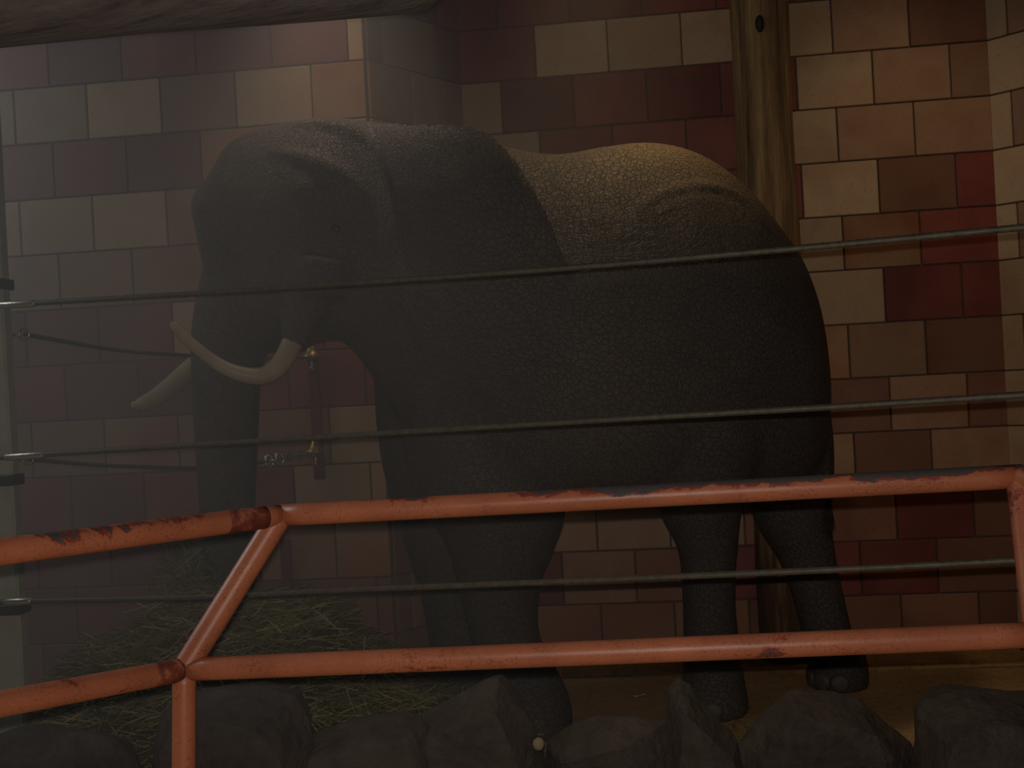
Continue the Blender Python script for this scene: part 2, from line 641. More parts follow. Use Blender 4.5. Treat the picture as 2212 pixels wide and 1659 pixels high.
# ------------------------------------------------------------------ timber post against the wall
bm = bmesh.new()
pc = FL(1712, 7.22)
ang = 20
rings = []
for i in range(61):
    z = 0.05 + 5.14 * i / 60
    ring = []
    for j in range(ang):
        th = 2 * math.pi * j / ang
        rr = 0.185 + 0.018 * noise.noise((math.cos(th) * 1.6, math.sin(th) * 1.6, z * 0.9)) + 0.010 * noise.noise((math.cos(th) * 5, math.sin(th) * 5, z * 1.1))
        rr *= 1.04 - 0.012 * z
        ring.append((pc.x + rr * math.cos(th), 7.22 + rr * math.sin(th), z))
    rings.append(ring)
add_rings(bm, rings)
post = from_bm('timber_post', bm, M['log'])
tag(post, 'rough peeled log post standing upright against the tiled wall behind the elephant', 'post')
bm = bmesh.new()
k = P(1641, 52, 7.05)
add_ball(bm, k, (0.028, 0.05, 0.055), 12, 8)
tag(from_bm('knot', bm, M['hair'], post), 'dark knot hole')

# ------------------------------------------------------------------ weathered log beam, upper left
bm = bmesh.new()
a0, a1 = PD(-700, 12, 4.3), PD(975, -122, 4.75)
path = []
N = 46
rad = 0.262
for i in range(N + 1):
    t = i / N
    c = a0.lerp(a1, t)
    r_ = rad
    if t > 0.94:
        u = (t - 0.94) / 0.06
        r_ = rad * math.sqrt(max(0.05, 1 - (u * 0.93) ** 2))
    path.append((c, r_))
rings = []
dirn = (a1 - a0).normalized()
sa = ZUP - dirn * ZUP.dot(dirn)
sa.normalize()
sb = dirn.cross(sa)
for c, r_ in path:
    ring = []
    for j in range(28):
        th = 2 * math.pi * j / 28
        q = r_ * (1 + 0.07 * noise.noise((c.x * 0.7, math.cos(th) * 2, math.sin(th) * 2)) + 0.035 * noise.noise((c.x * 1.2, math.cos(th) * 6, math.sin(th) * 6)))
        ring.append(c + sa * (q * math.cos(th)) + sb * (q * math.sin(th)))
    rings.append(ring)
add_rings(bm, rings)
tag(from_bm('timber_beam', bm, M['beam']), 'thick weathered grey log beam with rounded end, high up at left', 'beam')

# ------------------------------------------------------------------ elephant
def yA(px):
    return 5.93 + (px - 600) / 1100 * 0.57


ebm = bmesh.new()
# (px, top row, bottom row, half width m, extra y)
TORSO = [(427, 436, 464, .05), (434, 416, 492, .14), (450, 398, 530, .22), (474, 364, 640, .28), (503, 312, 715, .31), (550, 286, 750, .335),
         (600, 271, 762, .36), (650, 262, 752, .385), (700, 257, 738, .40), (750, 258, 742, .40), (800, 264, 800, .385),
         (850, 270, 880, .38), (920, 274, 960, .43), (1000, 282, 1030, .51), (1090, 318, 1075, .60), (1200, 337, 1094, .66),
         (1300, 322, 1098, .69), (1390, 312, 1096, .69), (1470, 322, 1092, .67), (1540, 352, 1088, .63), (1610, 405, 1082, .57),
         (1680, 488, 1070, .48), (1730, 560, 1050, .39), (1765, 650, 1010, .28), (1783, 745, 960, .17), (1790, 820, 900, .07)]
ts = catmull(TORSO, 4)
rings = []
for px, top, bot, hw in ts:
    y = yA(px)
    a, b = P(px, top, y), P(px, bot, y)
    c = (a + b) / 2
    hh = (a.z - b.z) / 2
    ring = []
    e = 2.0 / 2.25
    for j in range(48):
        th = 2 * math.pi * j / 48
        cy, sy = math.cos(th), math.sin(th)
        yy = hw * math.copysign(abs(cy) ** e, cy)
        zz = hh * math.copysign(abs(sy) ** e, sy)
        if zz > 0: yy *= 1 - 0.16 * (zz / hh) ** 2
        ring.append((c.x + (a.x - b.x) / 2 * zz / hh, y - yy, c.z + zz))
    rings.append(ring)
add_rings(ebm, rings)
ebm.normal_update()
bvh = BVHTree.FromBMesh(ebm)


def S(px, py, lift=0.0):
    d = ray(px, py).normalized()
    h = bvh.ray_cast(CAM, d)
    if h[0] is None:
        return P(px, py, yA(px))
    return h[0] - d * lift


def etube(pts, **kw):
    """pts: (px, py, y, radius in px)"""
    add_tube(ebm, [(*P(px, py, y), r * MPP(px, py, y)) for px, py, y, r in pts], seg=20, **kw)


def leg(pts, fpx, fy, fr):
    path = [(*P(px, py, y), r * MPP(px, py, y)) for px, py, y, r in pts]
    f = FL(fpx, fy)
    path.append((f.x, f.y, 0.16, fr * 0.97))
    path.append((f.x, f.y, 0.05, fr * 1.04))
    path.append((f.x, f.y, 0.0, fr))
    add_tube(ebm, path, seg=24, span=5)
    return f


feet = []
# near fore, far fore, near hind, far hind
feet.append((leg([(965, 700, 6.02, 120), (985, 860, 5.98, 125), (1030, 1000, 5.97, 150), (1074, 1095, 5.97, 152), (1080, 1170, 5.96, 122), (1078, 1260, 5.95, 90), (1095, 1390, 5.95, 74)], 1150, 5.97, 0.215), .215))
feet.append((leg([(910, 800, 6.25, 105), (915, 960, 6.28, 96), (945, 1110, 6.30, 88), (975, 1250, 6.33, 74), (990, 1370, 6.34, 66)], 1010, 6.36, 0.20), .20))
feet.append((leg([(1530, 760, 6.22, 150), (1520, 940, 6.18, 138), (1512, 1070, 6.16, 100), (1527, 1170, 6.16, 67), (1530, 1270, 6.18, 57), (1536, 1400, 6.2, 60)], 1545, 6.22, 0.18), .18))
feet.append((leg([(1660, 800, 6.58, 115), (1690, 960, 6.62, 108), (1712, 1100, 6.64, 86), (1743, 1200, 6.66, 60), (1775, 1320, 6.68, 53), (1798, 1420, 6.69, 55)], 1812, 6.70, 0.17), .17))
# trunk
etube([(560, 520, 5.90, 95), (525, 620, 5.84, 92), (500, 720, 5.80, 85), (490, 810, 5.78, 75), (489, 900, 5.78, 70), (490, 1000, 5.79, 65),
       (491, 1100, 5.80, 60), (495, 1200, 5.81, 57), (496, 1300, 5.80, 53), (497, 1380, 5.77, 47), (480, 1440, 5.70, 40), (440, 1470, 5.62, 34)])
# lower jaw, tusk sheaths, cheek, brow, far brow bump
etube([(720, 640, 5.97, 80), (672, 688, 5.95, 58), (634, 735, 5.93, 34), (612, 762, 5.92, 18)])
etube([(690, 590, 5.72, 60), (662, 660, 5.68, 50), (642, 715, 5.65, 37), (632, 742, 5.64, 28)])
etube([(560, 640, 6.18, 60), (520, 700, 6.22, 50), (480, 745, 6.20, 38), (462, 765, 6.18, 28)])
etube([(700, 560, 5.70, 75), (690, 640, 5.70, 72)])


def ridge(pts, r, sink=0.45, seg=10):
    path = []
    for i, (px, py) in enumerate(pts):
        q = S(px, py)
        t = i / (len(pts) - 1)
        rr = r * (0.35 + 0.65 * math.sin(math.pi * min(max(t, 0.02), 0.98)))
        d = ray(px, py).normalized()
        path.append((*(q + d * rr * sink), rr))
    add_tube(ebm, path, seg=seg, span=5)


ridge([(585, 330), (650, 345), (705, 368), (750, 395), (785, 430), (805, 480)], 0.075, 0.55)
ridge([(640, 272), (700, 276), (750, 290), (790, 310), (830, 345)], 0.06, 0.6)
ridge([(680, 492), (705, 480), (735, 478), (762, 492)], 0.030)
ridge([(685, 505), (712, 514), (740, 513), (762, 503)], 0.026)
ridge([(1350, 520), (1385, 455), (1430, 424), (1500, 408), (1565, 414), (1625, 450), (1660, 500)], 0.040, 0.62)
ridge([(1385, 520), (1415, 470), (1460, 445), (1520, 432), (1580, 442)], 0.026, 0.62)
ridge([(445, 430), (438, 452), (448, 480)], 0.05, 0.5)
# tail close against the rump
etube([(1730, 610, 6.50, 22), (1762, 720, 6.50, 20), (1776, 820, 6.50, 16), (1783, 950, 6.48, 13), (1790, 1085, 6.46, 9)])


# near ear and far ear: slabs between a hinge line and an outer rim
def ear(hinge, rim, hy, ry, bulge, sgn):
    n, m = 26, 18
    hp = catmull(hinge, max(1, n // (len(hinge) - 1)))
    op = catmull(rim, max(1, n * 2 // (len(rim) - 1)))

    def samp(pl, s):
        f = s * (len(pl) - 1)
        i = min(int(f), len(pl) - 2)
        return [a + (b - a) * (f - i) for a, b in zip(pl[i], pl[i + 1])]
    front, back = [], []
    for i in range(n + 1):
        s = i / n
        h, o = samp(hp, s), samp(op, s)
        fr, br = [], []
        for j in range(m + 1):
            t = j / m
            px, py = h[0] + (o[0] - h[0]) * t, h[1] + (o[1] - h[1]) * t
            y = hy(s) + (ry(s) - hy(s)) * (t ** 0.85) - sgn * bulge * (0.35 + 0.65 * min(1.0, s / 0.45)) * math.sin(math.pi * t)
            y += 0.018 * math.sin(7 * s + 5 * t) * t
            th = 0.05 - 0.022 * t
            fr.append(P(px, py, y - th / 2))
            br.append(P(px, py, y + th / 2))
        front.append([ebm.verts.new(p) for p in fr])
        back.append([ebm.verts.new(p) for p in br])
    for i in range(n):
        for j in range(m):
            ebm.faces.new((front[i][j], front[i + 1][j], front[i + 1][j + 1], front[i][j + 1]))
            ebm.faces.new((back[i][j], back[i][j + 1], back[i + 1][j + 1], back[i + 1][j]))
    for i in range(n):
        ebm.faces.new((front[i][0], back[i][0], back[i + 1][0], front[i + 1][0]))
        ebm.faces.new((front[i][m], front[i + 1][m], back[i + 1][m], back[i][m]))
    for j in range(m):
        ebm.faces.new((front[0][j], front[0][j + 1], back[0][j + 1], back[0][j]))
        ebm.faces.new((front[n][j], back[n][j], back[n][j + 1], front[n][j + 1]))


HINGE = [(800, 300), (835, 370), (860, 450), (868, 530), (850, 610)]
RIM = [(800, 266), (900, 264), (1000, 268), (1060, 287), (1105, 330), (1140, 385), (1180, 450), (1215, 540), (1228, 640),
       (1195, 740), (1125, 815), (1050, 850), (980, 830), (915, 760), (860, 650)]
ear(HINGE, RIM, lambda s: yA(850) - 0.20 - 0.17 * math.sin(math.pi * s), lambda s: yA(1050) - 0.50 - (0.15 * math.sin(math.pi * s / 0.8) if s < 0.4 else 0.15 - 0.20 * min(1, (s - 0.4) / 0.3)) + 0.12 * (s > 0.99) + 0.30 * max(0.0, 1 - s / 0.2) ** 1.5, 0.085, 1)
RIMF = [(800, 290), (900, 300), (1000, 310), (1060, 340), (1105, 390), (1140, 440), (1170, 500), (1190, 580), (1190, 660),
        (1150, 740), (1090, 790), (1020, 810), (960, 790), (910, 730), (860, 640)]
ear(HINGE, RIMF, lambda s: yA(850) + 0.32, lambda s: yA(1050) + 0.62, -0.04, 1)

tmp = from_bm('elephant_raw', ebm, M['skin'])
md = tmp.modifiers.new('r', 'REMESH')
md.mode = 'VOXEL'
md.voxel_size = 0.020
md2 = tmp.modifiers.new('s', 'SMOOTH')
md2.factor = 0.5
md2.iterations = 9
dg = bpy.context.evaluated_depsgraph_get()
me = bpy.data.meshes.new_from_object(tmp.evaluated_get(dg))
raw = tmp.data
bpy.data.objects.remove(tmp)
bpy.data.meshes.remove(raw)
me.name = 'elephant'
DENTS = [(734, 462, 48, 34, 0.055), (872, 500, 20, 70, 0.03), (520, 560, 40, 60, 0.02), (745, 640, 50, 50, 0.03), (655, 400, 40, 40, -0.015)]
for v in me.vertices:                       # eye socket, hollow before the ear, cheek
    if v.co.z > 1.5 and v.co.x < -0.9 and v.co.y < 6.0:
        px, py = pix(v.co)
        for dx, dy, rx, ry_, k in DENTS:
            g = ((px - dx) / rx) ** 2 + ((py - dy) / ry_) ** 2
            if g < 7:
                v.co.y += k * math.exp(-g)
for v in me.vertices:                       # level soles
    if v.co.z < 0.02:
        v.co.z = max(v.co.z, 0.002)
me.materials.clear()
elephant = link('elephant', me, M['skin'])
tag(elephant, 'big grey-brown tusked elephant standing sideways, facing left, trunk down in the hay', 'elephant')

bv2 = BVHTree.FromObject(elephant, bpy.context.evaluated_depsgraph_get())
d = ray(724, 496).normalized()
hit = bv2.ray_cast(CAM, d)[0] or S(724, 496)
bm = bmesh.new()
add_ball(bm, hit + d * 0.014, (0.034, 0.024, 0.026), 16, 12)
tag(from_bm('eye', bm, M['eye'], elephant), 'small dark eye')


def tusk(pts, label):
    bm = bmesh.new()
    add_tube(bm, [(*P(px, py, y), r * MPP(px, py, y)) for px, py, y, r in pts], seg=18, span=6)
    tag(from_bm('tusk', bm, M['ivory'], elephant), label)


tusk([(645, 705, 5.66, 23), (632, 738, 5.64, 23), (618, 768, 5.61, 22.5), (598, 795, 5.57, 21), (570, 811, 5.53, 19.5), (535, 811, 5.49, 17.5), (492, 798, 5.45, 15.5),
      (456, 776, 5.43, 13.5), (418, 745, 5.41, 12), (392, 720, 5.40, 11), (377, 704, 5.39, 9.5), (372, 699, 5.39, 6.5), (370, 697, 5.39, 2)], 'near ivory tusk curving up to the left')
tusk([(475, 735, 6.20, 22), (440, 772, 6.14, 22), (405, 803, 6.08, 21.5), (368, 835, 6.02, 20.5), (335, 859, 5.97, 18.5), (308, 872, 5.93, 15.5), (293, 875, 5.91, 10.5),
      (288, 872, 5.91, 7), (285, 869, 5.91, 2)], 'far ivory tusk pointing down to the left')
nail = None
for f, fr in feet:
    for k_ in range(4):
        th = R(155 + 36 * k_)
        if nail is None:
            bm = bmesh.new()
            add_ball(bm, (0, 0, 0), (0.018, 0.056, 0.050), 12, 8)
            nail = from_bm('toenail', bm, M['nail'], elephant)
            o = nail
        else:
            o = nail.copy()
            COL.objects.link(o)
        o.location = (f.x + math.cos(th) * fr * 1.0, f.y + math.sin(th) * fr * 1.0, 0.062)
        o.rotation_euler = (0, 0, th)
bm = bmesh.new()
t0 = P(1789, 1080, 6.46)
for i in range(26):
    a_ = random.uniform(0, 6.28)
    q = t0 + Vector((math.cos(a_) * 0.015, math.sin(a_) * 0.015, 0))
    e_ = q + Vector((random.uniform(-.03, .03), random.uniform(-.03, .03), -random.uniform(.12, .24)))
    add_tube(bm, [(*q, .004), (*((q + e_) / 2), .0035), (*e_, .0012)], seg=5, span=2)
tag(from_bm('tail_tuft', bm, M['hair'], elephant), 'black hair tuft of the tail')


# ------------------------------------------------------------------ hay
def straws(bm, pts, n, lmin, lmax, up=0.25, wd=0.0032):
    for _ in range(n):
        c = pts()
        L = random.uniform(lmin, lmax)
        th = random.uniform(0, 2 * math.pi)
        d_ = Vector((math.cos(th), math.sin(th), random.gauss(0.0, up))).normalized()
        side = d_.cross(Vector((random.gauss(0, 1), random.gauss(0, 1), random.gauss(0, 1)))).normalized() * wd
        bend = Vector((random.gauss(0, 1), random.gauss(0, 1), random.gauss(0, 1))) * L * 0.08
        a_, b_, m_ = c - d_ * L / 2, c + d_ * L / 2, c + bend
        v = [bm.verts.new(p) for p in (a_ - side, a_ + side, m_ + side, b_ + side * .6, b_ - side * .6, m_ - side)]
        bm.faces.new((v[0], v[1], v[2], v[5]))
        bm.faces.new((v[5], v[2], v[3], v[4]))


HC = FL(380, 5.45)


HX = [(-3.75, 0.0), (-3.35, 0.10), (-3.05, 0.30), (-2.75, 0.62), (-2.45, 0.80), (-2.2, 0.86), (-1.95, 0.86), (-1.7, 0.80), (-1.45, 0.58), (-1.2, 0.34), (-0.9, 0.10), (-0.6, 0.0)]


def hay_h(x, y):
    h = 0.0
    for (xa, ha), (xb, hb) in zip(HX, HX[1:]):
        if xa <= x <= xb:
            t = (x - xa) / (xb - xa)
            t = t * t * (3 - 2 * t)
            h = ha + (hb - ha) * t
    u = (y - 5.55) / (0.95 if y < 5.55 else 0.75)
    fall = max(0.0, 1 - u * u)
    n_ = noise.noise((x * 2.6, y * 2.6, 1.3)) * 0.10 + noise.noise((x * 7, y * 7, 4.0)) * 0.05
    return max(0.0, h * fall ** 0.8 + n_ * min(1, h * fall * 4))


hbm = bmesh.new()
NX, NY = 64, 36
grid = []
for i in range(NX + 1):
    x = -3.75 + 3.15 * i / NX
    grid.append([hbm.verts.new((x, 4.6 + 1.75 * j / NY, hay_h(x, 4.6 + 1.75 * j / NY) - 0.015)) for j in range(NY + 1)])
for i in range(NX):
    for j in range(NY):
        hbm.faces.new((grid[i][j], grid[i + 1][j], grid[i + 1][j + 1], grid[i][j + 1]))
bmesh.ops.delete(hbm, geom=[f for f in hbm.faces if all(v.co.z < 0.0 for v in f.verts)], context='FACES')
for f in hbm.faces:
    f.material_index = 1


def on_mound():
    while True:
        x, y = random.uniform(-3.7, -0.65), random.uniform(4.65, 6.3)
        h = hay_h(x, y)
        if h > 0.03:
            return Vector((x, y, h + random.uniform(-0.01, 0.035)))


def tuft():
    q = P(random.gauss(405, 22), 1240 + random.uniform(-45, 70), 5.72)
    q.y += random.gauss(0, 0.05)
    return q


straws(hbm, on_mound, 15000, 0.10, 0.34)
straws(hbm, tuft, 700, 0.10, 0.30, 0.9)
tag(from_bm('hay_pile', hbm, [M['hay'], M['hay_core']], smooth=False), 'heaped greenish hay on the floor around the elephant trunk', 'hay', kind='stuff')
sbm = bmesh.new()


def scatter():
    x, y = random.uniform(-1.6, 0.6), random.uniform(5.2, 6.0)
    return Vector((x, y, 0.012))


straws(sbm, scatter, 500, 0.06, 0.22, 0.03)
tag(from_bm('loose_hay', sbm, M['hay'], smooth=False), 'loose hay stalks strewn on the floor before the front feet', 'hay', kind='stuff')
sbm = bmesh.new()


def on_head():
    px = random.gauss(965, 24)
    h = bv2.ray_cast(P(px, 200, yA(965) - 0.2), Vector((0, 0, -1)))[0]
    return (h or P(px, 262, yA(965) - 0.25)) + Vector((0, random.uniform(-.05, .05), random.uniform(0.005, 0.035)))


straws(sbm, on_head, 70, 0.05, 0.16, 0.25)
tag(from_bm('hay_tuft', sbm, M['hay'], smooth=False), 'wisp of dry hay lying on top of the elephant neck', 'hay', kind='stuff')


# ------------------------------------------------------------------ boulders
def boulder(outline, y, depth, label, seed):
    rnd = random.Random(seed)
    bm = bmesh.new()
    pts = []
    for px, py in outline:
        q = P(px, py, y)
        pts.append(q)
        c = sum((P(a, b, y) for a, b in outline), Vector()) / len(outline)
        for dy in (-depth, depth):
            s = rnd.uniform(0.62, 0.86)
            p2 = c + (q - c) * s
            pts.append(Vector((p2.x, y + dy * rnd.uniform(0.55, 1.0), p2.z - 0.04)))
        # foot of the stone on the floor
        pts.append(Vector((c.x + (q.x - c.x) * 1.04, y + rnd.uniform(-1, 1) * depth, 0.0)))
    vs = [bm.verts.new(p) for p in pts]
    r = bmesh.ops.convex_hull(bm, input=vs)
    bmesh.ops.delete(bm, geom=[g for g in set(r['geom_interior'] + r['geom_unused']) if isinstance(g, bmesh.types.BMVert) and g.is_valid], context='VERTS')
    bmesh.ops.bevel(bm, geom=list(bm.edges), offset=0.016, segments=1, affect='EDGES', clamp_overlap=True)
    bmesh.ops.triangulate(bm, faces=bm.faces)
    for _ in range(2):
        long_e = [e for e in bm.edges if e.calc_length() > 0.07]
        bmesh.ops.subdivide_edges(bm, edges=long_e, cuts=1)
        bmesh.ops.triangulate(bm, faces=bm.faces)
    bm.normal_update()
    for v in bm.verts:
        n_ = noise.noise(v.co * 4 + Vector((seed, 0, 0))) * 0.022 + noise.noise(v.co * 13) * 0.010
        v.co += v.normal * n_
        v.co.z = max(v.co.z, 0.0)
    o = from_bm('boulder', bm, M['rock'], smooth=False)
    return tag(o, label, 'boulder', 'boulders along the enclosure edge')


boulder([(330, 1590), (350, 1535), (400, 1497), (480, 1482), (560, 1480), (640, 1502), (675, 1570), (690, 1640)], 4.62, 0.30, 'rounded dark boulder directly right of the orange vertical post', 3)
boulder([(640, 1605), (700, 1576), (775, 1553), (880, 1538), (925, 1560), (950, 1640)], 4.75, 0.28, 'low boulder with a long sloping top left of the peaked boulder', 5)
boulder([(885, 1560), (950, 1518), (1000, 1489), (1050, 1465), (1078, 1462), (1097, 1487), (1125, 1535), (1165, 1595), (1175, 1650)], 4.95, 0.30, 'tall peaked boulder in front of the elephant front foot', 8)
boulder([(1182, 1600), (1245, 1566), (1285, 1549), (1350, 1547), (1440, 1556), (1446, 1640)], 5.0, 0.26, 'flat-topped boulder between the two peaked boulders', 11)
boulder([(1440, 1575), (1450, 1492), (1465, 1474), (1485, 1485), (1512, 1520), (1545, 1558), (1592, 1600), (1600, 1650)], 4.80, 0.26, 'steep pointed boulder in front of the near hind foot', 14)
boulder([(1575, 1640), (1625, 1570), (1680, 1512), (1702, 1491), (1745, 1493), (1800, 1494), (1860, 1510), (1900, 1545), (1975, 1610)], 5.2, 0.26, 'wide boulder in front of the far hind foot', 17)
boulder([(1982, 1640), (1980, 1545), (1992, 1515), (2060, 1490), (2110, 1486), (2230, 1492), (2330, 1530), (2350, 1640)], 4.85, 0.32, 'large blocky boulder at the far right of the row', 20)
boulder([(-120, 1640), (-60, 1590), (60, 1572), (170, 1580), (260, 1610), (300, 1650)], 4.35, 0.28, 'low boulder at the far left under the orange rail', 23)
bm = bmesh.new()
bmesh.ops.create_icosphere(bm, subdivisions=2, radius=0.026, matrix=Matrix.Translation(P(1163, 1607, 4.63)))
for v in bm.verts:
    v.co += v.normal * noise.noise(v.co * 40) * 0.006
tag(from_bm('pebble', bm, M['pebble']), 'small pale pebble resting on the boulders near the centre bottom', 'pebble')
bm = bmesh.new()
q = FL(1382, 6.55)
bmesh.ops.create_grid(bm, x_segments=5, y_segments=3, size=1.0, matrix=Matrix.Translation(q + Vector((0, 0, 0.015))) @ Matrix.Diagonal((0.035, 0.02, 1, 1)))
for v in bm.verts:
    v.co.z += 0.012 * noise.noise(v.co * 45) + 0.004
bmesh.ops.solidify(bm, geom=list(bm.faces), thickness=0.002)
tag(from_bm('paper_scrap', bm, M['paper']), 'tiny crumpled white scrap on the lit floor between the legs', 'litter')

# ------------------------------------------------------------------ grey-green fence post at the left edge with cable collars
pz = FL(8, 5.0)
pw = 0.10
bm = bmesh.new()
pxr = P(24, 1000, 5.0).x
pd_ = 0.08
add_box(bm, (pxr - 2 * pw, 5.0, 0.0), (pxr, 5.0 + pd_, 5.19), 0.012)
fpost = from_bm('fence_post', bm, M['post'], smooth=False)
tag(fpost, 'square grey-green steel post at the left edge holding the cables', 'post')
for py in (611, 1038, 1318):
    z = P(20, py, 4.99).z
    bm = bmesh.new()
    add_box(bm, (pxr - 2 * pw - .012, 4.985, z - 0.026), (pxr + .012, 5.0 + pd_ + .015, z + 0.026), 0.006)
    tag(from_bm('collar', bm, M['collar'], fpost, smooth=False), 'dark steel collar')


def eyebolt(px, py, y):
    c = P(px, py, y)
    bm = bmesh.new()
    n = 14
    add_tube(bm, [(c.x + 0.026 * math.cos(2 * math.pi * i / n), c.y, c.z + 0.026 * math.sin(2 * math.pi * i / n), 0.0065) for i in range(n)], seg=8, span=1, closed=True)
    add_tube(bm, [(c.x - 0.024, c.y, c.z, 0.008), (pxr - 0.02, c.y + 0.02, c.z, 0.008)], seg=8, span=1)
    tag(from_bm('eyebolt', bm, M['zinc'], fpost), 'bright eyebolt')
    return c


e1 = eyebolt(52, 722, 5.06)
e2 = eyebolt(60, 992, 5.06)


# ------------------------------------------------------------------ wire ropes
def rope(pts, r, label, name='steel_cable', ferrules=()):
    bm = bmesh.new()
    path = [(*p, r) for p in pts]
    L = sum((Vector(a[:3]) - Vector(b[:3])).length for a, b in zip(path, path[1:]))
    span = max(4, int(L / (len(path) - 1) / 0.012))
    add_tube(bm, path, seg=14, span=span, ridges=6, lay=2 * math.pi / 0.16, depth=0.16)
    o = from_bm(name, bm, M['rope'])
    tag(o, label, 'cable', 'steel cables of the fence')
    for a, b, rr in ferrules:
        bm = bmesh.new()
        add_tube(bm, [(*a, rr * .6), (*a.lerp(b, .06), rr), (*a.lerp(b, .94), rr), (*b, rr * .6)], seg=14, span=1)
        tag(from_bm('ferrule', bm, M['zinc'], o), 'bright metal end fitting')
    return o


def near_rope(pix_pts, ya, yb, r, label, fer):
    pts = []
    x0, x1 = pix_pts[0][0], pix_pts[-1][0]
    for px, py in pix_pts:
        pts.append(P(px, py, ya + (yb - ya) * (px - x0) / (x1 - x0)))
    f = []
    for a, b in fer:
        ia = P(a[0], a[1], ya + (yb - ya) * (a[0] - x0) / (x1 - x0))
        ib = P(b[0], b[1], ya + (yb - ya) * (b[0] - x0) / (x1 - x0))
        f.append((ia, ib, r * 1.55))
    return rope(pts, r, label, ferrules=f)


near_rope([(-60, 663), (0, 659), (430, 634), (850, 606), (1240, 578), (1740, 535), (2212, 491), (2400, 473), (2900, 428)], 4.96, 3.74, 0.0115, 'top steel cable crossing in front of the elephant flank', [((-10, 660), (79, 655))])
near_rope([(-60, 992), (0, 988), (430, 961), (800, 938), (1330, 906), (1800, 879), (2212, 853), (2400, 841), (2900, 808)], 4.96, 3.74, 0.0115, 'middle steel cable crossing in front of the elephant belly', [((10, 988), (98, 982))])
near_rope([(-60, 1302), (0, 1300), (430, 1290), (700, 1277), (1100, 1261), (1500, 1244), (1900, 1226), (2212, 1210), (2400, 1201), (2900, 1176)], 4.96, 3.74, 0.0115, 'lowest steel cable crossing in front of the elephant legs', [((10, 1300), (70, 1298))])

# dark red anchor bars bolted on the tiled wall, with clamps; slack cables run back to the post
YW = YL - 0.06


def anchor_bar(pts, label, clamps):
    bm = bmesh.new()
    a, b = P(*pts[0], YW), P(*pts[1], YW)
    b.x = a.x + (b.x - a.x) * 1.0
    wv = (pts[2]) * MPP(pts[0][0], pts[0][1], YW) / 2
    add_box(bm, (a.x - wv, YW - 0.012, b.z), (a.x + wv, YW + 0.012, a.z), 0.006)
    for z in (a.z - 0.05, b.z + 0.05):
        add_box(bm, (a.x - wv * .7, YW + 0.006, z - 0.03), (a.x + wv * .7, YL - 0.0225, z + 0.03), 0.003)
    o = from_bm('anchor_bar', bm, M['redbar'], smooth=False)
    tag(o, label, 'bar')
    for px, py in clamps:
        c = P(px, py, YW - 0.03)
        bm = bmesh.new()
        # bell-shaped clamp: cone body, flange, bolt
        prof = [(0.014, 0.060), (0.022, 0.050), (0.030, 0.026), (0.044, 0.004), (0.058, -0.008), (0.058, -0.022), (0.02, -0.024)]
        rings = [[(c.x + r_ * math.cos(2 * math.pi * j / 18), c.y + r_ * 0.8 * math.sin(2 * math.pi * j / 18), c.z + z_) for j in range(18)] for r_, z_ in prof]
        add_rings(bm, rings)
        cl = tag(from_bm('clamp', bm, M['brass'], o), 'brass-coloured bell-shaped clamp')
        bm = bmesh.new()
        add_tube(bm, [(c.x, c.y, c.z - 0.018, 0.010), (c.x, c.y, c.z - 0.10, 0.010)], seg=8, span=1)
        add_tube(bm, [(c.x, c.y, c.z - 0.075, 0.019), (c.x, c.y, c.z - 0.095, 0.019)], seg=6, span=1)
        from_bm('bolt', bm, M['zinc'], cl)
    return o


anchor_bar([(677, 775), (684, 1036), 24], 'dark red anchor bar with two clamps on the wall under the chin', [(673, 765), (681, 971)])
anchor_bar([(616, 1165), (620, 1345), 24], 'dark red anchor bar on the wall low behind the orange brace', [])
rope([e1, P(253, 756, 5.45), P(405, 768, 5.9), P(545, 775, 6.32), P(664, 772, YW - 0.04)], 0.0095, 'slack upper cable running behind the tusks to the wall bar')
rope([e2, P(240, 1006, 5.45), P(420, 1011, 6.0), P(520, 1004, 6.33), P(578, 997, 6.5)], 0.0095, 'slack lower cable running behind the trunk to the chain')

# chain between that cable and the lower clamp
chain = empty('chain', P(578, 997, 6.5))
tag(chain, 'short steel chain joining the lower slack cable to its clamp', 'chain')
bpy.context.view_layer.update()
ca, cb = P(576, 997, 6.49), P(676, 977, YW - 0.04)
nl = 9
dvec = (cb - ca)
step = dvec / nl
for i in range(nl):
    c = ca + step * (i + 0.5)
    bm = bmesh.new()
    hl = step.length * 0.72
    hw_ = 0.022 if i > 2 else 0.036
    rad_ = 0.0070 if i > 2 else 0.011
    t_ = step.normalized()
    s_ = (ZUP - t_ * ZUP.dot(t_)).normalized() if i % 2 == 0 else t_.cross(ZUP).normalized()
    loop = []
    for k_ in range(16):
        th = 2 * math.pi * k_ / 16
        q = c + t_ * (hl * math.cos(th)) + s_ * (hw_ * math.sin(th)) - chain.location
        loop.append((*q, rad_))
    add_tube(bm, loop, seg=7, span=1, closed=True)
    from_bm('link', bm, M['zinc'] if i in (0, 1, 2) else M['chain'], chain)

# ------------------------------------------------------------------ orange pipe railing
rail = empty('pipe_railing', FL(397, 3.35))
tag(rail, 'welded orange-painted pipe railing with worn top rail between visitors and elephant', 'railing')
bpy.context.view_layer.update()
RO = rail.location.copy()
RP = 0.036
L1, L2 = PD(398, 1446, 3.45), PD(2240, 1371, 3.12)
U1, U2 = PD(606, 1113, 3.60), PD(2200, 1029, 3.30)
LL, UL = PD(-420, 1600, 2.60), PD(-420, 1247, 2.52)
LRr, URr = PD(2640, 1440, 2.60), PD(2640, 1075, 2.72)


